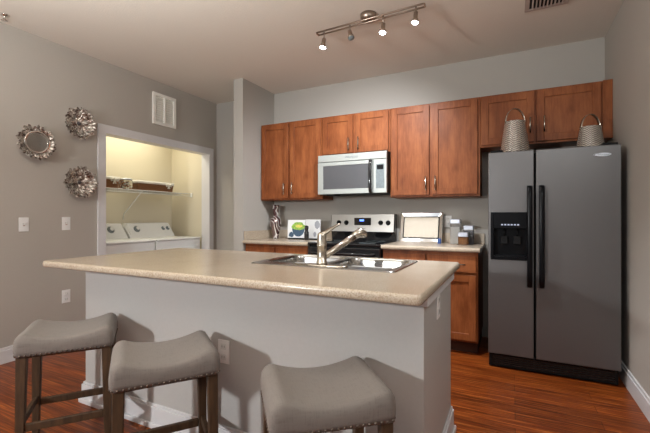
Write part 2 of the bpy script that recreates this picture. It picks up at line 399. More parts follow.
for bxx, byy, br in ((-1.68, 3.52, 0.105), (-1.28, 3.52, 0.085), (-1.68, 3.78, 0.08), (-1.28, 3.78, 0.10)):
    mb = MB(); mb.lathe([(br, 0.9181), (br, 0.9190), (br-0.006, 0.9190), (br-0.006, 0.9181)], (bxx, byy, 0), 'keypad', 32); mb.build('burner', rg)
mb = MB()   # backguard: black lower riser and leaning stainless control panel
mb.loft([[(x, 3.925, 0.918), (x, 3.985, 0.918), (x, 3.985, 1.205), (x, 3.925, 1.205), (x, 3.905, 1.195), (x, 3.878, 1.015), (x, 3.905, 1.005)] for x in (x0+0.012, x1-0.012)], 'black', False)
bg = mb.build('backguard', rg)
mb = MB(); mb.loft([[(x, 3.873, 1.015), (x, 3.885, 1.015), (x, 3.914, 1.203), (x, 3.900, 1.203)] for x in (x0+0.02, x1-0.02)], 'range_steel', False)
cp = mb.build('control_panel', bg)
for kx in (-1.752, -1.662, -1.262, -1.180):
    mb = MB(); ring_knob(mb, kx, 3.888, 1.112); mb.build('knob', rg)
mb = MB(); mb.box(-1.565, -1.372, 3.878, 3.895, 1.085, 1.165, 'black', 0.002, 1); dp = mb.build('display', rg)
mb = MB(); mb.box(-1.50, -1.45, 3.8765, 3.8785, 1.128, 1.148, 'display'); mb.build('clock_digits', dp)
text(rg, 'Whirlpool', (-1.48, 3.8775, 1.05), 0.022, (PI/2-0.15, 0, 0), 'matte_black')
mb = MB(); mb.box(x0+0.004, x1-0.004, 3.362, 3.398, 0.27, 0.875, 'black', 0.005); od = mb.build('oven_door', rg)
mb = MB(); mb.tube([(x0+0.06, 3.365, 0.82), (x0+0.06, 3.325, 0.82), (x1-0.06, 3.325, 0.82), (x1-0.06, 3.365, 0.82)], 0.012, 'black', 12); mb.build('handle', od)
mb = MB(); mb.box(x0+0.12, x1-0.12, 3.358, 3.364, 0.40, 0.72, 'micro_glass', 0.002, 1); mb.build('window', od)
mb = MB(); mb.box(x0+0.004, x1-0.004, 3.366, 3.398, 0.06, 0.258, 'black', 0.005); mb.build('storage_drawer', rg)

# ------------------------------------------------------------------ microwave
mw = thing('microwave', 'over the range microwave with stainless front and grey window', 'microwave', (-1.49, 3.8, 1.415))
x0, x1, y = -1.873, -1.110, 3.60
MB().box(x0, x1, y+0.03, YB-0.002, 1.415, 1.835, 'matte_black', 0.003).build('body', mw)
vt = MB().box(x0, x1, y+0.002, y+0.03, 1.758, 1.832, 'micro_steel', 0.004).build('top_vent_panel', mw)
mb = MB()  # door frame, ring around window
mb.box(x0, x1-0.140, y, y+0.03, 1.715, 1.752, 'micro_steel', 0.002, 1); mb.box(x0, x1-0.140, y, y+0.03, 1.417, 1.468, 'micro_steel', 0.002, 1)
mb.box(x0, x0+0.062, y, y+0.03, 1.46, 1.722, 'micro_steel', 0.002, 1); mb.box(x1-0.182, x1-0.140, y, y+0.03, 1.46, 1.722, 'micro_steel', 0.002, 1)
md = mb.build('door', mw)
MB().box(x0+0.06, x1-0.18, y+0.004, y+0.02, 1.462, 1.720, 'micro_glass').build('window', md)
mb = MB(); mb.tube([(x1-0.160, y-0.004, 1.748), (x1-0.160, y-0.026, 1.738), (x1-0.160, y-0.032, 1.69), (x1-0.160, y-0.033, 1.585), (x1-0.160, y-0.032, 1.48), (x1-0.160, y-0.026, 1.432), (x1-0.160, y-0.004, 1.422)], 0.0165, 'black', 12); mb.build('handle', md)
mb = MB(); mb.box(x1-0.137, x1, y, y+0.03, 1.417, 1.752, 'micro_steel', 0.003); cp = mb.build('control_panel', mw)
MB().box(x1-0.108, x1-0.022, y-0.002, y+0.002, 1.462, 1.705, 'keypad', 0.001, 1).build('keypad', cp)
MB().box(x1-0.098, x1-0.032, y-0.003, y+0.0, 1.650, 1.695, 'black').build('display', cp)
text(mw, 'Whirlpool', (-1.485, y+0.0010, 1.795), 0.034, (PI/2, 0, 0), 'keypad')
MB().box(-1.80, -1.68, 3.66, 3.76, 1.402, 1.4155, 'matte_black', 0.003).build('grease_filter', mw)

# ------------------------------------------------------------------ refrigerator
fr = thing('refrigerator', 'side by side stainless refrigerator with black water dispenser and handles', 'refrigerator', (0.25, 3.6, 0))
fx0, fx1, fy = -0.168, 0.672, 3.215
MB().box(fx0+0.004, fx1-0.004, fy+0.075, 3.97, 0.03, 1.665, 'matte_black', 0.004).build('body', fr)
mb = MB()
dX0, dX1, dZ0, dZ1 = -0.150, 0.112, 0.845, 1.213
# left door with recess opening for the dispenser
t = [(fx0, dX0, 0.115, 1.678), (dX1, 0.1465, 0.115, 1.678), (dX0, dX1, 0.115, dZ0), (dX0, dX1, dZ1, 1.678)]
bm = mb.bm
outer = [bm.verts.new(p) for p in [(fx0+0.004, fy, 0.119), (0.1425, fy, 0.119), (0.1425, fy, 1.674), (fx0+0.004, fy, 1.674)]]
mb.mi('fridge')
inner = [bm.verts.new(p) for p in [(dX0, fy, dZ0), (dX1, fy, dZ0), (dX1, fy, dZ1), (dX0, fy, dZ1)]]
out2 = [bm.verts.new(p) for p in [(fx0, fy+0.005, 0.115), (0.1465, fy+0.005, 0.115), (0.1465, fy+0.005, 1.678), (fx0, fy+0.005, 1.678)]]
out3 = [bm.verts.new((v.co.x, fy+0.07, v.co.z)) for v in out2]
inn3 = [bm.verts.new((v.co.x, fy+0.07, v.co.z)) for v in inner]
for A, B in ((outer, inner), (out2, outer), (out3, out2), (inner, inn3), (inn3, out3)):
    for i in range(4): f = bm.faces.new((A[i], A[(i+1) % 4], B[(i+1) % 4], B[i]))
ld = mb.build('freezer_door', fr)
rd = MB().box(0.1605, fx1, fy, fy+0.07, 0.115, 1.678, 'fridge', 0.005).build('fresh_food_door', fr)
mb = MB()  # dispenser unit
d1 = fy+0.062
mb.box(dX0+0.0005, dX1-0.0005, d1, d1+0.006, dZ0+0.0005, dZ1-0.0005, 'satin_black')
mb.box(dX0+0.0005, dX0+0.022, fy-0.004, d1, dZ0+0.0005, dZ1-0.0005, 'satin_black', 0.002, 1); mb.box(dX1-0.012, dX1-0.0005, fy-0.004, d1, dZ0+0.0005, dZ1-0.0005, 'satin_black', 0.002, 1)
mb.box(dX0+0.022, dX1-0.012, fy-0.004, d1, 1.088, dZ1-0.0005, 'satin_black', 0.002, 1); mb.box(dX0+0.022, dX1-0.012, fy-0.004, d1, dZ0+0.0005, dZ0+0.028, 'satin_black', 0.002, 1)
ds = mb.build('water_dispenser', fr)
mb = MB()
for k in range(6): mb.box(-0.075+k*0.022, -0.062+k*0.022, fy-0.0055, fy-0.0035, 1.112, 1.122, 'led')
mb.build('indicator_lights', ds)
mb = MB()
for px in (-0.055, 0.035):
    mb = MB(); mb.box(px-0.026, px+0.026, fy+0.030, fy+0.045, 0.965, 1.03, 'matte_black', 0.006)
    mb.cyl((px, fy+0.04, 1.03), (px, fy+0.04, 1.088), 0.008, 'matte_black'); mb.build('paddle', ds)
MB().box(dX0+0.03, dX1-0.02, fy+0.004, d1-0.001, dZ0+0.026, dZ0+0.036, 'satin_black', 0.002, 1).build('drip_tray', ds)
for nm, hx, par in (('handle', 0.118, ld), ('handle', 0.196, rd)):
    mb = MB(); h = hx
    pts = [(h, fy-0.0, 1.412), (h, fy-0.040, 1.395), (h, fy-0.052, 1.33), (h, fy-0.056, 1.03), (h, fy-0.052, 0.73), (h, fy-0.040, 0.665), (h, fy-0.0, 0.648)]
    loops = []
    for i, p in enumerate(pts):
        loops.append([(p[0]+dx*0.0175, p[1]+dy*0.012+ (0.006 if 0<i<6 else 0), p[2]) for dx, dy in ((-1, -0.6), (-0.6, -1), (0.6, -1), (1, -0.6), (1, 0.6), (0.6, 1), (-0.6, 1), (-1, 0.6))])
    # ends run back into the door
    mb.loft(loops, 'satin_black', True); mb.build(nm, par)
mb = MB(); mb.box(fx0+0.005, fx1-0.01, fy+0.03, fy+0.075, 0.008, 0.110, 'matte_black', 0.004)
for k in range(5): mb.box(fx0+0.03, fx1-0.03, fy+0.028, fy+0.036, 0.028+k*0.015, 0.035+k*0.015, 'black', 0.001, 1)
mb.build('base_grille', fr)
for px in (fx0+0.06, fx1-0.06): MB().box(px-0.045, px+0.045, fy+0.015, fy+0.07, 1.6785, 1.696, 'matte_black', 0.006).build('hinge_cover', fr)
mb = MB()
for px in (fx0+0.05, fx1-0.05): 
    for py in (fy+0.10, 3.9): MB().cyl((px, py, 0), (px, py, 0.034), 0.018, 'nickel').build('leveling_foot', fr)
# oval badge
mb = MB(); cx, cz = 0.568, 1.612
ov = lambda a, b, yy: [(cx+a*math.cos(2*PI*k/28), yy, cz+b*math.sin(2*PI*k/28)) for k in range(28)]
mb.loft([ov(0.048, 0.0135, fy), ov(0.048, 0.0135, fy-0.002), ov(0.045, 0.011, fy-0.003)], 'silver_lid'); bd = mb.build('oval_badge', rd)
text(bd, 'Whirlpool', (cx+0.004, fy-0.0034, cz), 0.017, (PI/2, 0, 0), 'keypad', ext=0.0002)
mb = MB(); mb.tube([(cx-0.040+0.014*math.cos(a), fy-0.0042, cz+0.010*math.sin(a)) for a in [i*0.5 for i in range(10)]], 0.0016, 'silver_lid', 6); mb.build('swirl_mark', rd)

# ------------------------------------------------------------------ island
isl = thing('kitchen_island', 'off white panelled kitchen island base under the long beige countertop', 'kitchen island', (-1.4, 1.84, 0))
bx0, bx1, by0, by1 = -2.440, -0.305, 1.476, 2.185
mb = MB()   # open box so that the sink bowls hang inside it
mb.box(bx0, bx1, by0, by0+0.03, 0, 0.874, 'panel', 0.001, 1); mb.box(bx0, bx1, by1-0.02, by1, 0, 0.874, 'panel', 0.001, 1)
mb.box(bx0, bx0+0.03, by0+0.03, by1-0.02, 0, 0.874, 'panel'); mb.box(bx1-0.03, bx1, by0+0.03, by1-0.02, 0, 0.874, 'panel')
mb.build('body', isl)
mb = MB(); z0, z1 = 0.834, 0.8745
mb.box(bx0-0.022, bx1+0.018, by0-0.018, by0-0.0005, z0, z1, 'white', 0.002, 1); mb.box(bx1+0.0005, bx1+0.018, by0-0.001, by1, z0, z1, 'white', 0.002, 1); mb.box(bx0-0.022, bx0-0.0005, by0-0.001, by1, z0, z1, 'white', 0.002, 1)
mb.build('top_molding', isl)
mb = MB()
def ibb(x0, x1, y0, y1):
    mb.box(x0, x1, y0, y1, 0, 0.115, 'white', 0.002, 1)
ibb(bx0-0.017, bx1+0.017, by0-0.017, by0-0.0005); ibb(bx1+0.0005, bx1+0.017, by0-0.001, by1+0.0); ibb(bx0-0.017, bx0-0.0005, by0-0.001, by1)
mb.box(bx0-0.010, bx1+0.010, by0-0.010, by0-0.0005, 0.115, 0.130, 'white', 0.003); mb.box(bx1+0.0005, bx1+0.010, by0-0.001, by1, 0.115, 0.130, 'white', 0.003); mb.box(bx0-0.010, bx0-0.0005, by0-0.001, by1, 0.115, 0.130, 'white', 0.003)
mb.box(bx1+0.017, bx1+0.030, by0-0.028, by1, 0, 0.030, 'white', 0.005); mb.box(bx0-0.03, bx1+0.030, by0-0.030, by0-0.017, 0, 0.030, 'white', 0.005)
mb.build('base_molding', isl)

def plate(label, c, n, w=0.072, h=0.118, kind='switch', cat=None, group=None, name=None):
    """wall plate centred at c, facing n ('+x','-y','+x')"""
    nm = name or ('light_switch' if kind == 'switch' else 'outlet')
    o = thing(nm, label, cat or ('light switch' if kind == 'switch' else 'outlet'), c, {'-y': 0, '+x': PI/2, '-x': -PI/2}[n], group)
    saved = Vector(o.location); 
    def loc(mbx, nme, par):
        ob = mbx.build(nme, None, origin=(0, 0, 0)); ob.location = (0, 0, 0); ob.parent = par; return ob
    pm = MB(); pm.box(-w/2, w/2, -0.006, -0.0002, -h/2, h/2, 'plate', 0.002); p = loc(pm, 'cover_plate', o)
    if kind == 'switch':
        q = MB(); q.box(-0.0055, 0.0055, -0.016, -0.005, -0.004, 0.014, 'enamel', 0.001, 1); q.box(-0.008, 0.008, -0.0068, -0.005, -0.014, 0.014, 'cvent'); loc(q, 'toggle', o)
    else:
        for zz in (-0.026, 0.026):
            q = MB(); q.box(-0.017, 0.017, -0.0085, -0.005, zz-0.014, zz+0.014, 'enamel', 0.003); q.box(-0.008, -0.006, -0.0088, -0.0083, zz-0.004, zz+0.006, 'dark'); q.box(0.006, 0.008, -0.0088, -0.0083, zz-0.004, zz+0.006, 'dark'); loc(q, 'socket', o)
    return o
plate('white light switch on the taupe wall below the round mirror flower', (XL, 1.702, 1.113), '+x', group='light switches on the taupe wall')
plate('white light switch on the taupe wall beside the laundry closet casing', (XL, 2.037, 1.115), '+x', group='light switches on the taupe wall')
plate('white outlet low on the taupe wall under the switches', (XL, 2.037, 0.45), '+x', kind='outlet')
plate('white outlet on the island front behind the seat of a stool', (-1.30, by0, 0.50), '-y', kind='outlet')
plate('white outlet on the island end panel just below the countertop edge', (bx1, 1.77, 0.775), '+x', kind='outlet')
plate('beige outlet on the kitchen wall between the silver tray and canisters', (-0.585, YB, 1.13), '-y', kind='outlet')

# countertop with cut-out
mb = MB(); bm = mb.bm; mb.mi('laminate')
cx0, cx1, cy0, cy1, z0, z1 = -2.540, -0.272, 1.272, 2.325, 0.876, 0.914
def oloop(d, z): return [bm.verts.new(p) for p in rrect(cx0+d, cx1-d, cy0+d, cy1-d, z, 0.022-d*0.7, 6)]
Ls = [oloop(0.010, z0), oloop(0.003, z0+0.004), oloop(0.0, z0+0.012), oloop(0.0, z1-0.012), oloop(0.003, z1-0.004), oloop(0.010, z1)]
hx0, hx1, hy0, hy1 = -1.325, -0.510, 1.745, 2.235
ht = [bm.verts.new(p) for p in rrect(hx0, hx1, hy0, hy1, z1, 0.04, 4)]; hb = [bm.verts.new((v.co.x, v.co.y, z0)) for v in ht]
for A, B in list(zip(Ls, Ls[1:])):
    n = len(A)
    for i in range(n): bm.faces.new((A[i], A[(i+1) % n], B[(i+1) % n], B[i])).smooth = True
n = len(ht)
for i in range(n): bm.faces.new((ht[i], ht[(i+1) % n], hb[(i+1) % n], hb[i]))
fill_with_holes(bm, Ls[-1], [ht]); fill_with_holes(bm, Ls[0], [hb])
ct = mb.build('island_countertop'); tag(ct, 'long beige speckled laminate countertop with rounded edge on the island', 'countertop')

# sink
sk = thing('sink', 'double bowl stainless steel drop in sink in the island countertop', 'sink', (-0.918, 1.99, 0.914))
mb = MB(); bm = mb.bm; mb.mi('steel')
zt = 0.9195
sl = [bm.verts.new(p) for p in rrect(-1.342, -0.494, 1.728, 2.252, 0.9146, 0.03, 5)]
s2 = [bm.verts.new(p) for p in rrect(-1.337, -0.499, 1.733, 2.247, zt, 0.028, 5)]
n = len(sl)
for i in range(n): bm.faces.new((sl[i], sl[(i+1) % n], s2[(i+1) % n], s2[i])).smooth = True
bowls = [(-1.308, -0.934, 1.822, 2.222), (-0.904, -0.528, 1.822, 2.222)]
holes = []
for b in bowls: holes.append([bm.verts.new(p) for p in rrect(*b, zt, 0.07, 6)])
fill_with_holes(bm, s2, holes); rim = mb.build('rim', sk)
for b in bowls:
    mb = MB()
    L = []
    for d, z, r in ((0.0, zt, 0.07), (0.003, zt-0.006, 0.07), (0.006, zt-0.03, 0.068), (0.014, zt-0.14, 0.06), (0.024, zt-0.165, 0.052), (0.05, zt-0.178, 0.04), (0.14, zt-0.182, 0.03)):
        L.append(rrect(b[0]+d, b[1]-d, b[2]+d, b[3]-d, z, r, 6))
    mb.loft(L, 'steel', True, False, True); bw = mb.build('bowl', sk)
    mb = MB(); mb.lathe([(0.042, -0.0), (0.042, 0.004), (0.030, 0.004), (0.026, 0.001)], ((b[0]+b[1])/2, (b[2]+b[3])/2, zt-0.1815), 'chrome', 20); mb.build('drain', bw)

# faucet
fc = thing('faucet', 'brushed nickel pull out faucet with angled spout standing on the sink', 'faucet', (-0.90, 1.776, zt))
mb = MB(); L = []
for d, z in ((0.0, zt+0.0003), (0.0, zt+0.005), (0.005, zt+0.0085)):
    L.append(rrect(-0.99+d, -0.755-d, 1.745+d, 1.807-d, z, 0.03-d, 6))
mb.loft(L, 'nickel', True); mb.build('deck_plate', fc)
mb = MB(); mb.lathe([(0.029, zt+0.008), (0.029, zt+0.020), (0.0255, zt+0.022), (0.025, 1.022), (0.0262, 1.024), (0.0262, 1.030), (0.025, 1.032), (0.0245, 1.078), (0.022, 1.090), (0.012, 1.096)], (-0.90, 1.776, 0), 'nickel', 28); mb.build('body', fc)
def vlerp(a, b, t): return Vector(a).lerp(Vector(b), t)
a, b_ = (-0.897, 1.781, 0.962), (-0.768, 1.978, 1.088)
mb = MB(); mb.tube([a, vlerp(a, b_, .2), vlerp(a, b_, .52), vlerp(a, b_, .53), vlerp(a, b_, .55), vlerp(a, b_, .88)], [0.017, 0.0175, 0.0175, 0.0155, 0.0185, 0.0185], 'nickel', 20); mb.build('spout', fc)
mb = MB(); e = vlerp(a, b_, 1.03); mb.tube([vlerp(a, b_, .85), vlerp(a, b_, .95), e+Vector((0, 0, -0.003)), e+Vector((0.012, 0.016, -0.012)), e+Vector((0.014, 0.019, -0.030))], [0.019, 0.024, 0.027, 0.026, 0.019], 'nickel', 20); mb.build('spray_head', fc)
mb = MB(); p0 = Vector((-0.905, 1.768, 1.080)); p1 = Vector((-0.838, 1.872, 1.142)); dr = (p1-p0).normalized(); sd = dr.cross(Vector((0, 0, 1))).normalized(); up = sd.cross(dr)
L = []
for t, hw, hh in ((0, 0.018, 0.012), (0.25, 0.020, 0.012), (0.6, 0.014, 0.008), (0.95, 0.010, 0.005), (1.0, 0.006, 0.003)):
    c = p0+(p1-p0)*t; L.append([c+sd*hw*math.cos(2*PI*k/14)+up*hh*math.sin(2*PI*k/14) for k in range(14)])
mb.loft(L, 'nickel'); mb.build('lever', fc)

# ------------------------------------------------------------------ stools
def make_stool(label):
    r = thing('bar_stool', label, 'stool', (0, 0, 0), group='saddle seat bar stools at the island')
    W, D, zb, ztop = 0.41, 0.335, 0.515, 0.60
    mb = MB(); nx, ny = 36, 28
    def plan(sx, sy, inset=0.0, rc=0.022):
        hx, hy = W/2-inset, D/2-inset; x, y = sx*hx, sy*hy
        ax, ay = abs(x)-(hx-rc), abs(y)-(hy-rc)
        if ax > 0 and ay > 0:
            k = max(ax, ay)/math.hypot(ax, ay); ax *= k; ay *= k
            x = math.copysign(hx-rc+ax, x); y = math.copysign(hy-rc+ay, y)
        return x, y
    def top(sx, sy):
        z = ztop-0.010+0.030*min(1, abs(sx)/0.8)**2
        def edge(s, s0, R):
            a = max(0, (abs(s)-s0)/(1-s0)); return R*(1-math.sqrt(max(0, 1-a*a)))
        return z-edge(sx, 0.78, 0.028)-edge(sy, 0.86, 0.013)
    g = [[mb.bm.verts.new((*plan(-1+2*i/nx, -1+2*j/ny), top(-1+2*i/nx, -1+2*j/ny))) for j in range(ny+1)] for i in range(nx+1)]
    fs = []
    for i in range(nx):
        for j in range(ny): fs.append(mb.bm.faces.new((g[i][j], g[i+1][j], g[i+1][j+1], g[i][j+1])))
    loop = [g[i][0] for i in range(nx)]+[g[nx][j] for j in range(ny)]+[g[i][ny] for i in range(nx, 0, -1)]+[g[0][j] for j in range(ny, 0, -1)]
    prev = loop
    for f_, ins in ((0.35, -0.0025), (0.7, -0.002), (1.0, 0.002)):
        cur = []
        for v in loop:
            s = 1-ins/0.18; cur.append(mb.bm.verts.new((v.co.x*s, v.co.y*s, v.co.z+(zb-v.co.z)*f_)))
        n = len(loop)
        for i in range(n): fs.append(mb.bm.faces.new((prev[i], prev[(i+1) % n], cur[(i+1) % n], cur[i])))
        prev = cur
    fs.append(mb.bm.faces.new(prev)); mb._tag(fs, 'fabric', True); fs[-1].smooth = False
    rim = [v.co.copy() for v in prev]
    loc0 = lambda o: o
    def lb(m_, nm): 
        o = m_.build(nm, None, origin=(0, 0, 0)); o.location = (0, 0, 0); o.parent = r; return o
    lb(mb, 'seat_cushion')
    # nailheads around the lower edge
    mb = MB(); tot = 0; step = 0.0205; acc = 0
    for i in range(len(rim)):
        p, q = rim[i], rim[(i+1) % len(rim)]; d = (q-p).length
        while acc < d:
            c = p.lerp(q, acc/d); nrm = Vector((q.y-p.y, -(q.x-p.x), 0)).normalized()
            t = bmesh.new(); bmesh.ops.create_uvsphere(t, u_segments=8, v_segments=5, radius=0.0058)
            mb.merge(t, 'nail', True, Matrix.Translation(c+nrm*0.001+Vector((0, 0, 0.006)))); acc += step
        acc -= d
    lb(mb, 'nailhead_trim')
    # legs, aprons, stretchers
    lx, ly = W/2-0.030, D/2-0.030
    for sx in (-1, 1):
        for sy in (-1, 1):
            mb = MB(); L = []
            for z, h, sp in ((0, 0.0155, 0.008), (0.2, 0.018, 0.005), (0.514, 0.021, 0.0)):
                cxx, cyy = sx*(lx+sp), sy*(ly+sp); b = 0.003
                L.append([(cxx+dx, cyy+dy, z) for dx, dy in ((-h+b, -h), (h-b, -h), (h, -h+b), (h, h-b), (h-b, h), (-h+b, h), (-h, h-b), (-h, -h+b))])
            mb.loft(L, 'legwood', False); lb(mb, 'leg')
    for sy in (-1, 1):
        mb = MB(); mb.box(-lx-0.004+0.018, lx+0.004-0.018, sy*(ly+0.005)-0.010, sy*(ly+0.005)+0.010, 0.155, 0.190, 'legwood', 0.002, 1); lb(mb, 'stretcher')
    for sx in (-1, 1):
        mb = MB(); mb.box(sx*(lx+0.005)-0.010, sx*(lx+0.005)+0.010, -ly-0.004+0.018, ly+0.004-0.018, 0.175, 0.210, 'legwood', 0.002, 1); lb(mb, 'stretcher')
    mb = MB(); mb.box(-lx, lx, -ly-0.004, -ly+0.012, 0.502, 0.5145, 'legwood'); mb.box(-lx, lx, ly-0.008, ly+0.008, 0.502, 0.5145, 'legwood')
    mb.box(-lx-0.008, -lx+0.008, -ly+0.008, ly-0.008, 0.502, 0.5145, 'legwood'); mb.box(lx-0.008, lx+0.008, -ly+0.008, ly-0.008, 0.502, 0.5145, 'legwood'); lb(mb, 'seat_frame')
    return r
st = make_stool('grey linen saddle stool farthest from the sink, by the island corner')
st.location = (-2.092, 1.190, 0); st.rotation_euler = (0, 0, math.radians(51.5))
s2_ = dup(st, (-1.36, 1.165, 0), math.radians(53.5)); s2_['label'] = 'grey linen saddle stool between the other two, in front of the outlet'
s3_ = dup(st, (-0.596, 1.188, 0), math.radians(40.5)); s3_['label'] = 'grey linen saddle stool nearest the end panel of the island'

# ------------------------------------------------------------------ counter items
# vase
mb = MB(); prof = [(0.036, 0.0), (0.036, 0.008), (0.040, 0.05), (0.055, 0.12), (0.068, 0.18), (0.069, 0.205), (0.060, 0.235), (0.042, 0.258), (0.030, 0.272), (0.029, 0.285), (0.036, 0.33), (0.042, 0.38), (0.043, 0.405), (0.038, 0.405), (0.022, 0.30)]
mb.lathe(prof, (-2.575, 3.84, 0.9145), 'mosaic', 32); v = mb.build('vase'); tag(v, 'tall silver vase with flared neck on the corner countertop', 'vase')
# cookbook
cb = thing('cookbook', 'open cookbook with a salad picture standing on the corner countertop beside the vase', 'book', (-2.16, 3.84, 0.9145))
def leaf(nm, xa, xb, ya, yb, z0, z1, m, t=0.008, par=cb, lean=0.05):
    mb = MB(); dx, dy = xb-xa, yb-ya; n = Vector((dy, -dx, 0)).normalized()
    def P(u, zz, off): return Vector((xa+dx*u, ya+dy*u+lean*(zz-0.9145), zz))+n*off
    mb.loft([[P(u, z0, 0), P(u, z0, t), P(u, z1, t), P(u, z1, 0)] for u in (0, 1)], m, False); return mb.build(nm, par), P
pg, P = leaf('left_page', -2.378, -2.165, 3.80, 3.835, 0.930, 1.140, 'white_paper')
n_pic = Vector((3.835-3.80, -(0.213), 0)).normalized()
def blob(nm, cu, cz, ru, rz, m, off, par, P=P, seed=0, half=False):
    mb = MB(); rr = random.Random(seed); L = []
    pts = []
    for k in range(28):
        a = 2*PI*k/28
        if half: a = PI+PI*k/27
        q = 1+(rr.uniform(-.12, .12) if not half else 0); pts.append((cu+ru*q*math.cos(a), cz+rz*q*math.sin(a)))
    for o_ in (off, off+0.0012): L.append([P(u, z, o_) for u, z in pts])
    mb.loft(L, m, False); return mb.build(nm, par)
blob('bowl_picture', 0.62, 1.040, 0.36, 0.095, 'navy', 0.0082, pg, half=True)
blob('table_picture', 0.22, 0.968, 0.15, 0.030, 'navy', 0.0082, pg, seed=4)
blob('salad_picture', 0.62, 1.066, 0.37, 0.048, 'green', 0.0096, pg, seed=2)
blob('dressing_picture', 0.66, 1.068, 0.20, 0.018, 'yellow', 0.0110, pg, seed=3)
pg2, P2 = leaf('right_page', -2.155, -1.945, 3.835, 3.80, 0.930, 1.145, 'white_paper')
blob('print_picture', 0.80, 1.085, 0.17, 0.045, 'grey_paper', 0.0082, pg2, P2, seed=6)
blob('lower_print_picture', 0.65, 0.975, 0.10, 0.03, 'grey_paper', 0.0082, pg2, P2, seed=8)
MB().box(-2.36, -1.96, 3.775, 3.86, 0.9145, 0.929, 'matte_black', 0.003).build('book_stand', cb)
mb = MB(); mb.lathe([(0.022, 0), (0.027, 0.004), (0.027, 0.09), (0.020, 0.10), (0.020, 0.125), (0.024, 0.13), (0.024, 0.155), (0.008, 0.165)], (-2.068, 3.70, 0.9145), 'black', 24); pm = mb.build('pepper_mill'); tag(pm, 'small black pepper mill in front of the open cookbook', 'pepper mill')
# tray leaning on the backsplash
ty = thing('serving_tray', 'rectangular polished silver tray leaning on the kitchen backsplash', 'tray', (-0.838, 3.90, 0.9145))
Rm = Matrix.Translation((-0.838, 3.858, 0.9168)) @ Matrix.Rotation(math.radians(-14), 4, 'X')
mb = MB()
def rloop(hw, z0_, z1_, y_, r_): return [Rm @ Vector((x, y_, z)) for x, z, _ in rrect(-hw, hw, z0_, z1_, 0, r_, 4)]
mb.loft([rloop(0.213, 0.0, 0.315, 0.006, 0.008), rloop(0.213, 0.0, 0.315, -0.004, 0.008), rloop(0.205, 0.008, 0.307, -0.007, 0.006), rloop(0.180, 0.045, 0.270, 0.002, 0.004)], 'chrome', False, True, False)
mb.build('rim', ty)
mb = MB(); mb.loft([rloop(0.181, 0.044, 0.271, 0.0, 0.004), rloop(0.181, 0.044, 0.271, -0.003, 0.004), rloop(0.173, 0.052, 0.263, -0.003, 0.004), rloop(0.173, 0.052, 0.263, 0.002, 0.004)], 'matte_black', False, False, False); mb.build('inner_border', ty)
mb = MB(); mb.loft([rloop(0.173, 0.052, 0.263, 0.0022, 0.004), rloop(0.172, 0.053, 0.262, 0.0008, 0.004)], 'tray_well', False, True, True); mb.build('well', ty)
mb = MB(); mb.box(-0.655, -0.622, 3.795, 3.815, 0.9145, 0.965, 'blue', 0.004); cb2 = mb.build('plastic_clip'); tag(cb2, 'small blue plastic block at the foot of the silver tray', 'clip')
# canisters
def canister(label, x0, x1, yc, h, fill, fh):
    w_ = x1-x0; r = thing('canister', label, 'canister', ((x0+x1)/2, yc, 0.9145), group='square glass canisters')
    z = 0.9145; hw = w_/2; cx = (x0+x1)/2
    mb = MB(); mb.loft([rrect(cx-hw, cx+hw, yc-hw, yc+hw, z, 0.012), rrect(cx-hw, cx+hw, yc-hw, yc+hw, z+h-0.04, 0.012)], 'glass', False, True, True)
    mb.build('jar', r)
    mb = MB(); mb.loft([rrect(cx-hw+.004, cx+hw-.004, yc-hw+.004, yc+hw-.004, z+0.005, 0.01), rrect(cx-hw+.004, cx+hw-.004, yc-hw+.004, yc+hw-.004, z+fh, 0.01)], fill, False); mb.build('contents', r)
    mb = MB(); mb.loft([rrect(cx-hw-.002, cx+hw+.002, yc-hw-.002, yc+hw+.002, z+h-0.0395, 0.012), rrect(cx-hw-.002, cx+hw+.002, yc-hw-.002, yc+hw+.002, z+h-0.004, 0.012), rrect(cx-hw+.002, cx+hw-.002, yc-hw+.002, yc+hw-.002, z+h, 0.01)], 'silver_lid', False); mb.build('lid', r)
canister('tallest glass canister, holding white flour', -0.535, -0.440, 3.82, 0.240, 'flour', 0.165)
canister('medium glass canister with grey contents, behind the shortest one', -0.418, -0.325, 3.86, 0.180, 'grey_goods', 0.13)
canister('shortest glass canister, holding tan dry goods', -0.452, -0.362, 3.74, 0.118, 'oats', 0.072)

# buckets on the refrigerator
def m_weave():
    m, nt, b = new_mat('embossed_silver_weave')
    tc = nt.nodes.new('ShaderNodeTexCoord'); sp = nt.nodes.new('ShaderNodeSeparateXYZ'); nt.links.new(tc.outputs['Object'], sp.inputs[0])
    at = nt.nodes.new('ShaderNodeMath'); at.operation = 'ARCTAN2'; nt.links.new(sp.outputs['Y'], at.inputs[0]); nt.links.new(sp.outputs['X'], at.inputs[1])
    def mth(op, a, b_=None):
        n_ = nt.nodes.new('ShaderNodeMath'); n_.operation = op
        for i, q in enumerate((a, b_)):
            if q is None: continue
            if isinstance(q, (int, float)): n_.inputs[i].default_value = q
            else: nt.links.new(q, n_.inputs[i])
        return n_.outputs[0]
    tri = mth('PINGPONG', mth('MULTIPLY', at.outputs[0], 9/PI), 1.0)     # zigzag around the bucket
    ph = mth('ADD', mth('MULTIPLY', sp.outputs['Z'], 420), mth('MULTIPLY', tri, 7.0))
    h = mth('SINE', ph); hh = mth('MULTIPLY_ADD', h, 0.5); 
    c = ramp(nt, mth('ADD', mth('MULTIPLY', h, 0.5), 0.5), [(0.25, (0.22, 0.19, 0.16)), (0.6, (0.85, 0.80, 0.73))])
    nt.links.new(c, b.inputs['Base Color']); b.inputs['Metallic'].default_value = 0.7; b.inputs['Roughness'].default_value = 0.32
    bump(nt, h, 0.6, 0.003, b); return m
M['weave'] = m_weave()
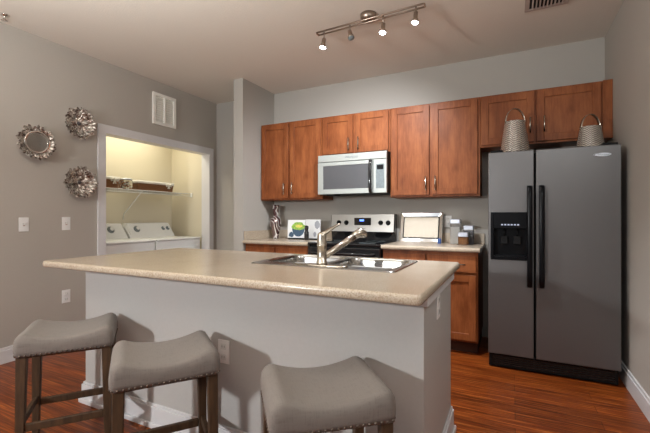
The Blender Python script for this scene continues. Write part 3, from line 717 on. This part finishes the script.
def bucket(label, x, y, h, rb, rt, hh, rz):
    r = thing('metal_bucket', label, 'bucket', (x, y, 1.6785), rz, 'silver buckets on the refrigerator')
    def lb(m_, nm): 
        o = m_.build(nm, None, origin=(0, 0, 0)); o.location = (0, 0, 0); o.parent = r; return o
    mb = MB(); mb.lathe([(rb, 0), (rb, 0.006), (rb*0.985, 0.02), (rt, h-0.006), (rt+0.003, h), (rt-0.002, h), (rt-0.005, h-0.02), (rb*0.93, 0.02), (rb*0.9, 0.008)], (0, 0, 0), 'weave', 40); lb(mb, 'pail')
    mb = MB(); L = []
    for k in range(19):
        a = PI*k/18; c = Vector(((rt+0.004)*math.cos(a), 0, h-0.012+hh*math.sin(a))); o_ = Vector((math.cos(a), 0, math.sin(a)*1.1)).normalized()*0.0016
        L.append([c+o_+Vector((0, -0.013, 0)), c+o_+Vector((0, 0.013, 0)), c-o_+Vector((0, 0.013, 0)), c-o_+Vector((0, -0.013, 0))])
    mb.loft(L, 'nickel', True); mb.cyl((rt+0.010, 0, h-0.012), (rt-0.006, 0, h-0.012), 0.006, 'nickel'); mb.cyl((-rt-0.010, 0, h-0.012), (-rt+0.006, 0, h-0.012), 0.006, 'nickel'); lb(mb, 'strap_handle')
bucket('taller woven silver bucket on the refrigerator, above the dispenser door', 0.020, 3.40, 0.262, 0.110, 0.074, 0.120, 0.45)
bucket('shorter woven silver bucket on the refrigerator, at the right hand wall', 0.526, 3.42, 0.172, 0.092, 0.066, 0.108, 0.45)

# ------------------------------------------------------------------ ceiling track light
tl = thing('track_light', 'brushed metal ceiling track light with four small spot heads', 'ceiling light', (-0.98, 2.715, ZC))
mb = MB()
for dy in (-0.022, 0.022): mb.tube([(-1.425, 2.735+dy, 2.672), (-0.553, 2.695+dy, 2.672)], 0.0068, 'fixture', 10)
mb.box(-1.43, -1.42, 2.715, 2.757, 2.664, 2.680, 'fixture', 0.002, 1); mb.box(-0.556, -0.546, 2.675, 2.715, 2.664, 2.680, 'fixture', 0.002, 1)
mb.build('rail', tl)
mb = MB(); mb.lathe([(0.062, 0.0), (0.062, -0.028), (0.052, -0.046), (0.030, -0.052), (0.012, -0.054), (0.012, -0.066)], (-0.99, 2.745, ZC-0.001), 'fixture', 28); mb.build('canopy', tl)
heads = [(-1.365, Vector((-0.15, -0.05, -0.9)), True), (-1.135, Vector((0.30, -0.25, -1.0)), False), (-0.860, Vector((-0.05, -0.10, -0.9)), True), (-0.615, Vector((-0.10, 0.05, -0.85)), True)]
aims = [Vector((-2.0, 3.6, 0.9)), None, Vector((-1.40, 3.6, 1.5)), Vector((-0.30, 2.5, 0.0))]
pows = [42, 0, 112, 125]
for i, (hx, dv, lit) in enumerate(heads):
    yy = 2.735-(hx+1.425)/0.872*0.04; q = Vector((hx, yy, [2.612, 2.622, 2.610, 2.630][i])); d = dv.normalized()
    mb = MB(); mb.cyl((hx, yy, 2.676), (hx, yy, 2.625), 0.006, 'fixture', 10)
    rot = d.to_track_quat('Z', 'Y').to_matrix()
    mb.lathe([(0.008, -0.014), (0.015, -0.008), (0.0165, 0.030), (0.024, 0.046), (0.027, 0.062), (0.024, 0.062), (0.014, 0.03)], q, 'fixture', 20, rot)
    hd = mb.build('spot_head', tl)
    mb = MB(); mb.lathe([(0.010, 0.045), (0.0235, 0.058), (0.0235, 0.064), (0.016, 0.071), (0.005, 0.073)], q, 'bulb' if lit else 'keypad', 20, rot); mb.build('bulb', hd)
    if lit:
        l = bpy.data.lights.new('spot_bulb', 'SPOT'); l.energy = pows[i]; l.color = (0.93, 0.96, 1.0); l.spot_size = math.radians([120, 0, 120, 84][i]); l.spot_blend = 1.0; l.shadow_soft_size = 0.03
        o = bpy.data.objects.new('spot_bulb', l); COL.objects.link(o); p = q+d*0.085; o.location = p
        o.rotation_euler = (aims[i]-p).to_track_quat('-Z', 'Y').to_euler()

# ceiling register
cv = thing('ceiling_vent', 'slatted air register in the ceiling over the refrigerator side', 'vent', (0.22, 3.07, ZC))
mb = MB(); a0, a1, b0, b1 = 0.085, 0.365, 2.93, 3.235
mb.box(a0, a1, b0, b0+0.03, ZC-0.010, ZC-0.001, 'cvent', 0.002, 1); mb.box(a0, a1, b1-0.03, b1, ZC-0.010, ZC-0.001, 'cvent', 0.002, 1)
mb.box(a0, a0+0.03, b0+0.03, b1-0.03, ZC-0.010, ZC-0.001, 'cvent', 0.002, 1); mb.box(a1-0.03, a1, b0+0.03, b1-0.03, ZC-0.010, ZC-0.001, 'cvent', 0.002, 1); mb.build('frame', cv)
MB().box(a0+0.03, a1-0.03, b0+0.03, b1-0.03, ZC-0.003, ZC-0.001, 'dark').build('duct_opening', cv)
mb = MB()
for k in range(9):
    sx = a0+0.045+k*0.0238; mb.loft([[(sx, yy, ZC-0.004), (sx+0.009, yy, ZC-0.016), (sx+0.0105, yy, ZC-0.015), (sx+0.0015, yy, ZC-0.003)] for yy in (b0+0.03, b1-0.03)], 'cvent', False)
mb.build('louvers', cv)
# sprinkler
sp = MB(); sp.lathe([(0.032, 0), (0.030, -0.008), (0.012, -0.012), (0.010, -0.04), (0.022, -0.043), (0.022, -0.046), (0.004, -0.048)], (-3.50, 1.50, ZC-0.001), 'chrome', 20); o = sp.build('fire_sprinkler', origin=(-3.50, 1.50, ZC)); tag(o, 'small fire sprinkler head on the ceiling near the taupe wall', 'sprinkler')
# wall vent above closet
wv = thing('wall_vent', 'white two panel louvered vent high on the wall above the closet', 'vent', (XL, 3.12, 2.24))
mb = MB(); x_ = XL+0.0005; y0, y1, z0, z1 = 2.957, 3.283, 2.238, 2.600; t_ = 0.022
mb.box(x_, x_+t_, y0, y1, z0, z0+0.035, 'vent', 0.003); mb.box(x_, x_+t_, y0, y1, z1-0.035, z1, 'vent', 0.003); mb.box(x_, x_+t_, y0, y0+0.035, z0+0.035, z1-0.035, 'vent', 0.003); mb.box(x_, x_+t_, y1-0.035, y1, z0+0.035, z1-0.035, 'vent', 0.003)
mb.box(x_, x_+t_, (y0+y1)/2-0.010, (y0+y1)/2+0.010, z0+0.035, z1-0.035, 'vent', 0.002, 1); mb.build('frame', wv)
for ya, yb in ((y0+0.036, (y0+y1)/2-0.011), ((y0+y1)/2+0.011, y1-0.036)):
    mb = MB(); mb.box(x_, x_+0.003, ya, yb, z0+0.036, z1-0.036, 'vent')
    for k in range(11):
        zz = z0+0.045+k*0.0255; mb.loft([[(x_+0.003, yy, zz+0.018), (x_+0.014, yy, zz), (x_+0.016, yy, zz+0.002), (x_+0.003, yy, zz+0.021)] for yy in (ya, yb)], 'vent', False)
    mb.build('louver_panel', wv)

# ------------------------------------------------------------------ wall flowers
def flower(label, c, R, mirror, seed):
    r = thing('wall_flower', label, 'wall decoration', c, 0, 'ruffled silver wall flowers')
    rr = random.Random(seed); mb = MB(); cx, cy, cz = c
    rings = [(0.60, 1.0, 26, 0.018, 0.052), (0.48, 0.92, 24, 0.030, 0.070)] + ([] if mirror else [(0.28, 0.72, 18, 0.022, 0.060), (0.06, 0.48, 12, 0.014, 0.045)])
    for ri, (a, b, n, d0, d1) in enumerate(rings):
        off = rr.uniform(0, 1)
        for k in range(n):
            th = 2*PI*(k+off+rr.uniform(-.15, .15))/n; rb = R*b*rr.uniform(0.9, 1.06); ra = R*a
            u = Vector((0, math.cos(th), math.sin(th))); v_ = Vector((0, -math.sin(th), math.cos(th)))
            tw = rr.uniform(-0.5, 0.5); L = []
            for s in range(6):
                q = s/5; rad = ra+(rb-ra)*q; wd = (2*PI*R*b/n)*0.62*math.sin(PI*(0.22+0.70*q))*(1 if s < 5 else 0.55)
                dep = d0+(d1-d0)*q**1.3+rr.uniform(-.002, .002); row = []
                for e in (-1, 0, 1):
                    row.append(Vector((cx+dep+(0.010*abs(e)+tw*0.02*e*q), cy, cz))+u*rad+v_*wd*e)
                L.append(row)
            vs = [[mb.bm.verts.new(p) for p in row]+[mb.bm.verts.new(p-Vector((0.0018, 0, 0))) for p in row[::-1]] for row in L]
            fs = []
            for A, B in zip(vs, vs[1:]):
                for i in range(6): fs.append(mb.bm.faces.new((A[i], A[(i+1) % 6], B[(i+1) % 6], B[i])))
            fs.append(mb.bm.faces.new(vs[0][::-1])); fs.append(mb.bm.faces.new(vs[-1])); mb._tag(fs, 'ruffle', True)
    mb.build('petals', r)
    rx = Matrix.Rotation(PI/2, 3, 'Y')
    mb = MB(); mb.lathe([(R*0.66, 0.001), (R*0.66, 0.022), (R*0.3, 0.024)], (cx, cy, cz), 'ruffle', 32, rx); mb.build('back_disc', r)
    mb = MB()
    if mirror:
        mb.lathe([(R*0.56, 0.022), (R*0.56, 0.050), (R*0.66, 0.062), (R*0.64, 0.066), (R*0.54, 0.056)], (cx, cy, cz), 'chrome', 40, rx); mb.build('mirror_rim', r)
        mb = MB(); mb.lathe([(R*0.53, 0.040), (R*0.53, 0.055)], (cx, cy, cz), 'mirror', 40, rx); mb.build('mirror', r)
    else:
        mb.lathe([(0.016, 0.02), (0.018, 0.032), (0.010, 0.040)], (cx, cy, cz), 'mirror', 16, rx); mb.build('center', r)
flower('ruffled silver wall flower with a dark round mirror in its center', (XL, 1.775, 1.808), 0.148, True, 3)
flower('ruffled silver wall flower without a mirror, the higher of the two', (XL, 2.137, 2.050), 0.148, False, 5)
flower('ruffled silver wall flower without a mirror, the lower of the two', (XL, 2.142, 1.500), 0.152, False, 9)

# ------------------------------------------------------------------ laundry closet
def laundry(name, label, y0, y1, dials, group):
    r = thing(name, label, 'appliance', (-4.08, (y0+y1)/2, 0), 0, group)
    MB().box(-4.42, -3.765, y0, y1, 0.0, 0.885, 'enamel', 0.008).build('body', r)
    MB().box(-4.425, -3.75, y0-0.002, y1+0.002, 0.885, 0.908, 'enamel', 0.010).build('top_panel', r)
    mb = MB(); L = []
    ya, yb = y0+0.005, y1-0.005
    for t, e in ((0, 1), (0.04, 0.0), (0.96, 0.0), (1, 1)):
        yy = ya+(yb-ya)*t; hz = 1.098-0.05*e; L.append([(-4.425, yy, 0.905), (-4.425, yy, hz-0.01), (-4.385, yy, hz), (-4.335, yy, hz-0.008), (-4.255+0.0*e, yy, 0.94), (-4.235, yy, 0.905)])
    mb.loft(L, 'enamel', False); cs = mb.build('console', r)
    for dy, rad in dials:
        rot = Vector((0.88, 0, 0.47)).to_track_quat('Z', 'Y').to_matrix()
        mb = MB(); mb.lathe([(rad*1.3, 0), (rad*1.3, 0.002), (rad, 0.003), (rad*0.85, 0.024), (rad*0.5, 0.026)], (-4.296, y0+dy, 1.02), 'keypad', 24, rot)
        mb.lathe([(rad*0.72, 0.0265), (rad*0.68, 0.031), (rad*0.2, 0.032)], (-4.296, y0+dy, 1.02), 'enamel', 20, rot); mb.build('dial', cs)
    return r
wg = 'white laundry machines in the closet'
wa = laundry('washing_machine', 'white washing machine beside the closet casing, under the small basket', 2.395, 3.085, [(0.50, 0.034)], wg)
MB().box(-4.21, -3.79, 2.46, 3.02, 0.906, 0.914, 'enamel', 0.003).build('lid', wa)
dr_ = laundry('clothes_dryer', 'white clothes dryer with three dials, under the long basket', 3.105, 3.800, [(0.14, 0.034), (0.545, 0.022), (0.62, 0.022)], wg)
MB().box(-3.768, -3.752, 3.17, 3.74, 0.20, 0.80, 'enamel', 0.012).build('door', dr_)

sh = thing('wire_shelf', 'white wire shelf across the laundry closet above the machines', 'shelf', (-4.25, 3.1, 1.47))
mb = MB(); ys0, ys1, zs = 2.305, 3.925, 1.500
for xx, zz, rr_ in ((-4.445, zs, 0.003), (-4.25, zs-0.003, 0.003), (-4.055, zs, 0.004), (-4.052, zs-0.035, 0.004)): mb.cyl((xx, ys0, zz), (xx, ys1, zz), rr_, 'enamel', 6)
k = ys0+0.012
while k < ys1:
    mb.tube([(-4.447, k, zs+0.002), (-4.053, k, zs+0.002), (-4.050, k, zs-0.035)], 0.0016, 'enamel', 5); k += 0.0255
mb.build('wire_deck', sh)
mb = MB(); mb.tube([(-4.06, 3.14, zs-0.012), (-4.43, 3.16, 1.21), (-4.446, 3.16, 1.14)], 0.006, 'enamel', 8); mb.build('brace', sh)
mb = MB(); mb.box(-4.065, -4.035, 3.915, 3.929, zs-0.05, zs+0.012, 'enamel', 0.002, 1); mb.build('wall_bracket', sh)

def basket(label, ya, yb, xa, xb, h, bow_y):
    r = thing('wicker_basket', label, 'basket', ((xa+xb)/2, (ya+yb)/2, 1.504), 0, 'lined wicker baskets on the closet shelf')
    z = 1.5042; mb = MB()
    mb.loft([rrect(xa+.012, xb-.012, ya+.012, yb-.012, z, 0.03), rrect(xa, xb, ya, yb, z+h, 0.03), rrect(xa+.008, xb-.008, ya+.008, yb-.008, z+h, 0.025), rrect(xa+.02, xb-.02, ya+.02, yb-.02, z+0.008, 0.025)], 'wicker', False); mb.build('basket_body', r)
    mb = MB(); mb.loft([rrect(xa-.004, xb+.004, ya-.004, yb+.004, z+h-0.028, 0.03), rrect(xa-.006, xb+.006, ya-.006, yb+.006, z+h-0.012, 0.032), rrect(xa-.004, xb+.004, ya-.004, yb+.004, z+h+0.008, 0.03), rrect(xa+.012, xb-.012, ya+.012, yb-.012, z+h+0.008, 0.025), rrect(xa+.022, xb-.022, ya+.022, yb-.022, z+h-0.05, 0.025)], 'liner', True); ln = mb.build('cloth_liner', r)
    mb = MB()
    for s in (-1, 1):
        pts = [(xb+0.010, bow_y, z+h-0.03), (xb+0.022, bow_y+s*0.02, z+h-0.018), (xb+0.022, bow_y+s*0.042, z+h-0.022), (xb+0.018, bow_y+s*0.04, z+h-0.042), (xb+0.010, bow_y+s*0.004, z+h-0.034)]
        mb.tube(pts, [0.006, 0.009, 0.011, 0.009, 0.006], 'liner', 8); mb.tube([(xb+0.012, bow_y, z+h-0.034), (xb+0.016, bow_y+s*0.015, z+h-0.075)], [0.006, 0.008], 'liner', 8)
    mb.build('bow', r)
basket('small wicker basket with white liner beside the closet casing', 2.66, 2.885, -4.36, -4.10, 0.128, 2.80)
basket('long wicker basket with white liner, nearest the closet corner', 3.125, 3.69, -4.36, -4.12, 0.118, 3.58)
jr = thing('storage_jar', 'clear glass jar of clothespins between the two wicker baskets', 'jar', (-4.19, 3.01, 1.504))
mb = MB(); mb.lathe([(0.074, 0.0), (0.078, 0.006), (0.078, 0.105), (0.072, 0.115)], (-4.19, 3.01, 1.5042), 'glass', 28); mb.build('glass_body', jr)
mb = MB(); rr = random.Random(2)
for k in range(60):
    a = rr.uniform(0, 2*PI); q = rr.uniform(0, 0.05); z = 1.516+rr.uniform(0, 0.075); c = Vector((-4.19+q*math.cos(a), 3.01+q*math.sin(a), z)); d = Vector((rr.uniform(-1, 1), rr.uniform(-1, 1), rr.uniform(-.5, .5))).normalized()*0.016
    mb.tube([c-d, c+d], 0.005, 'oats' if k % 2 else 'liner', 5)
o = mb.build('clothespins', jr); o['kind'] = 'stuff'
mb = MB(); mb.lathe([(0.076, 0.1155), (0.076, 0.132), (0.060, 0.137)], (-4.19, 3.01, 1.5042), 'silver_lid', 28); mb.build('lid', jr)
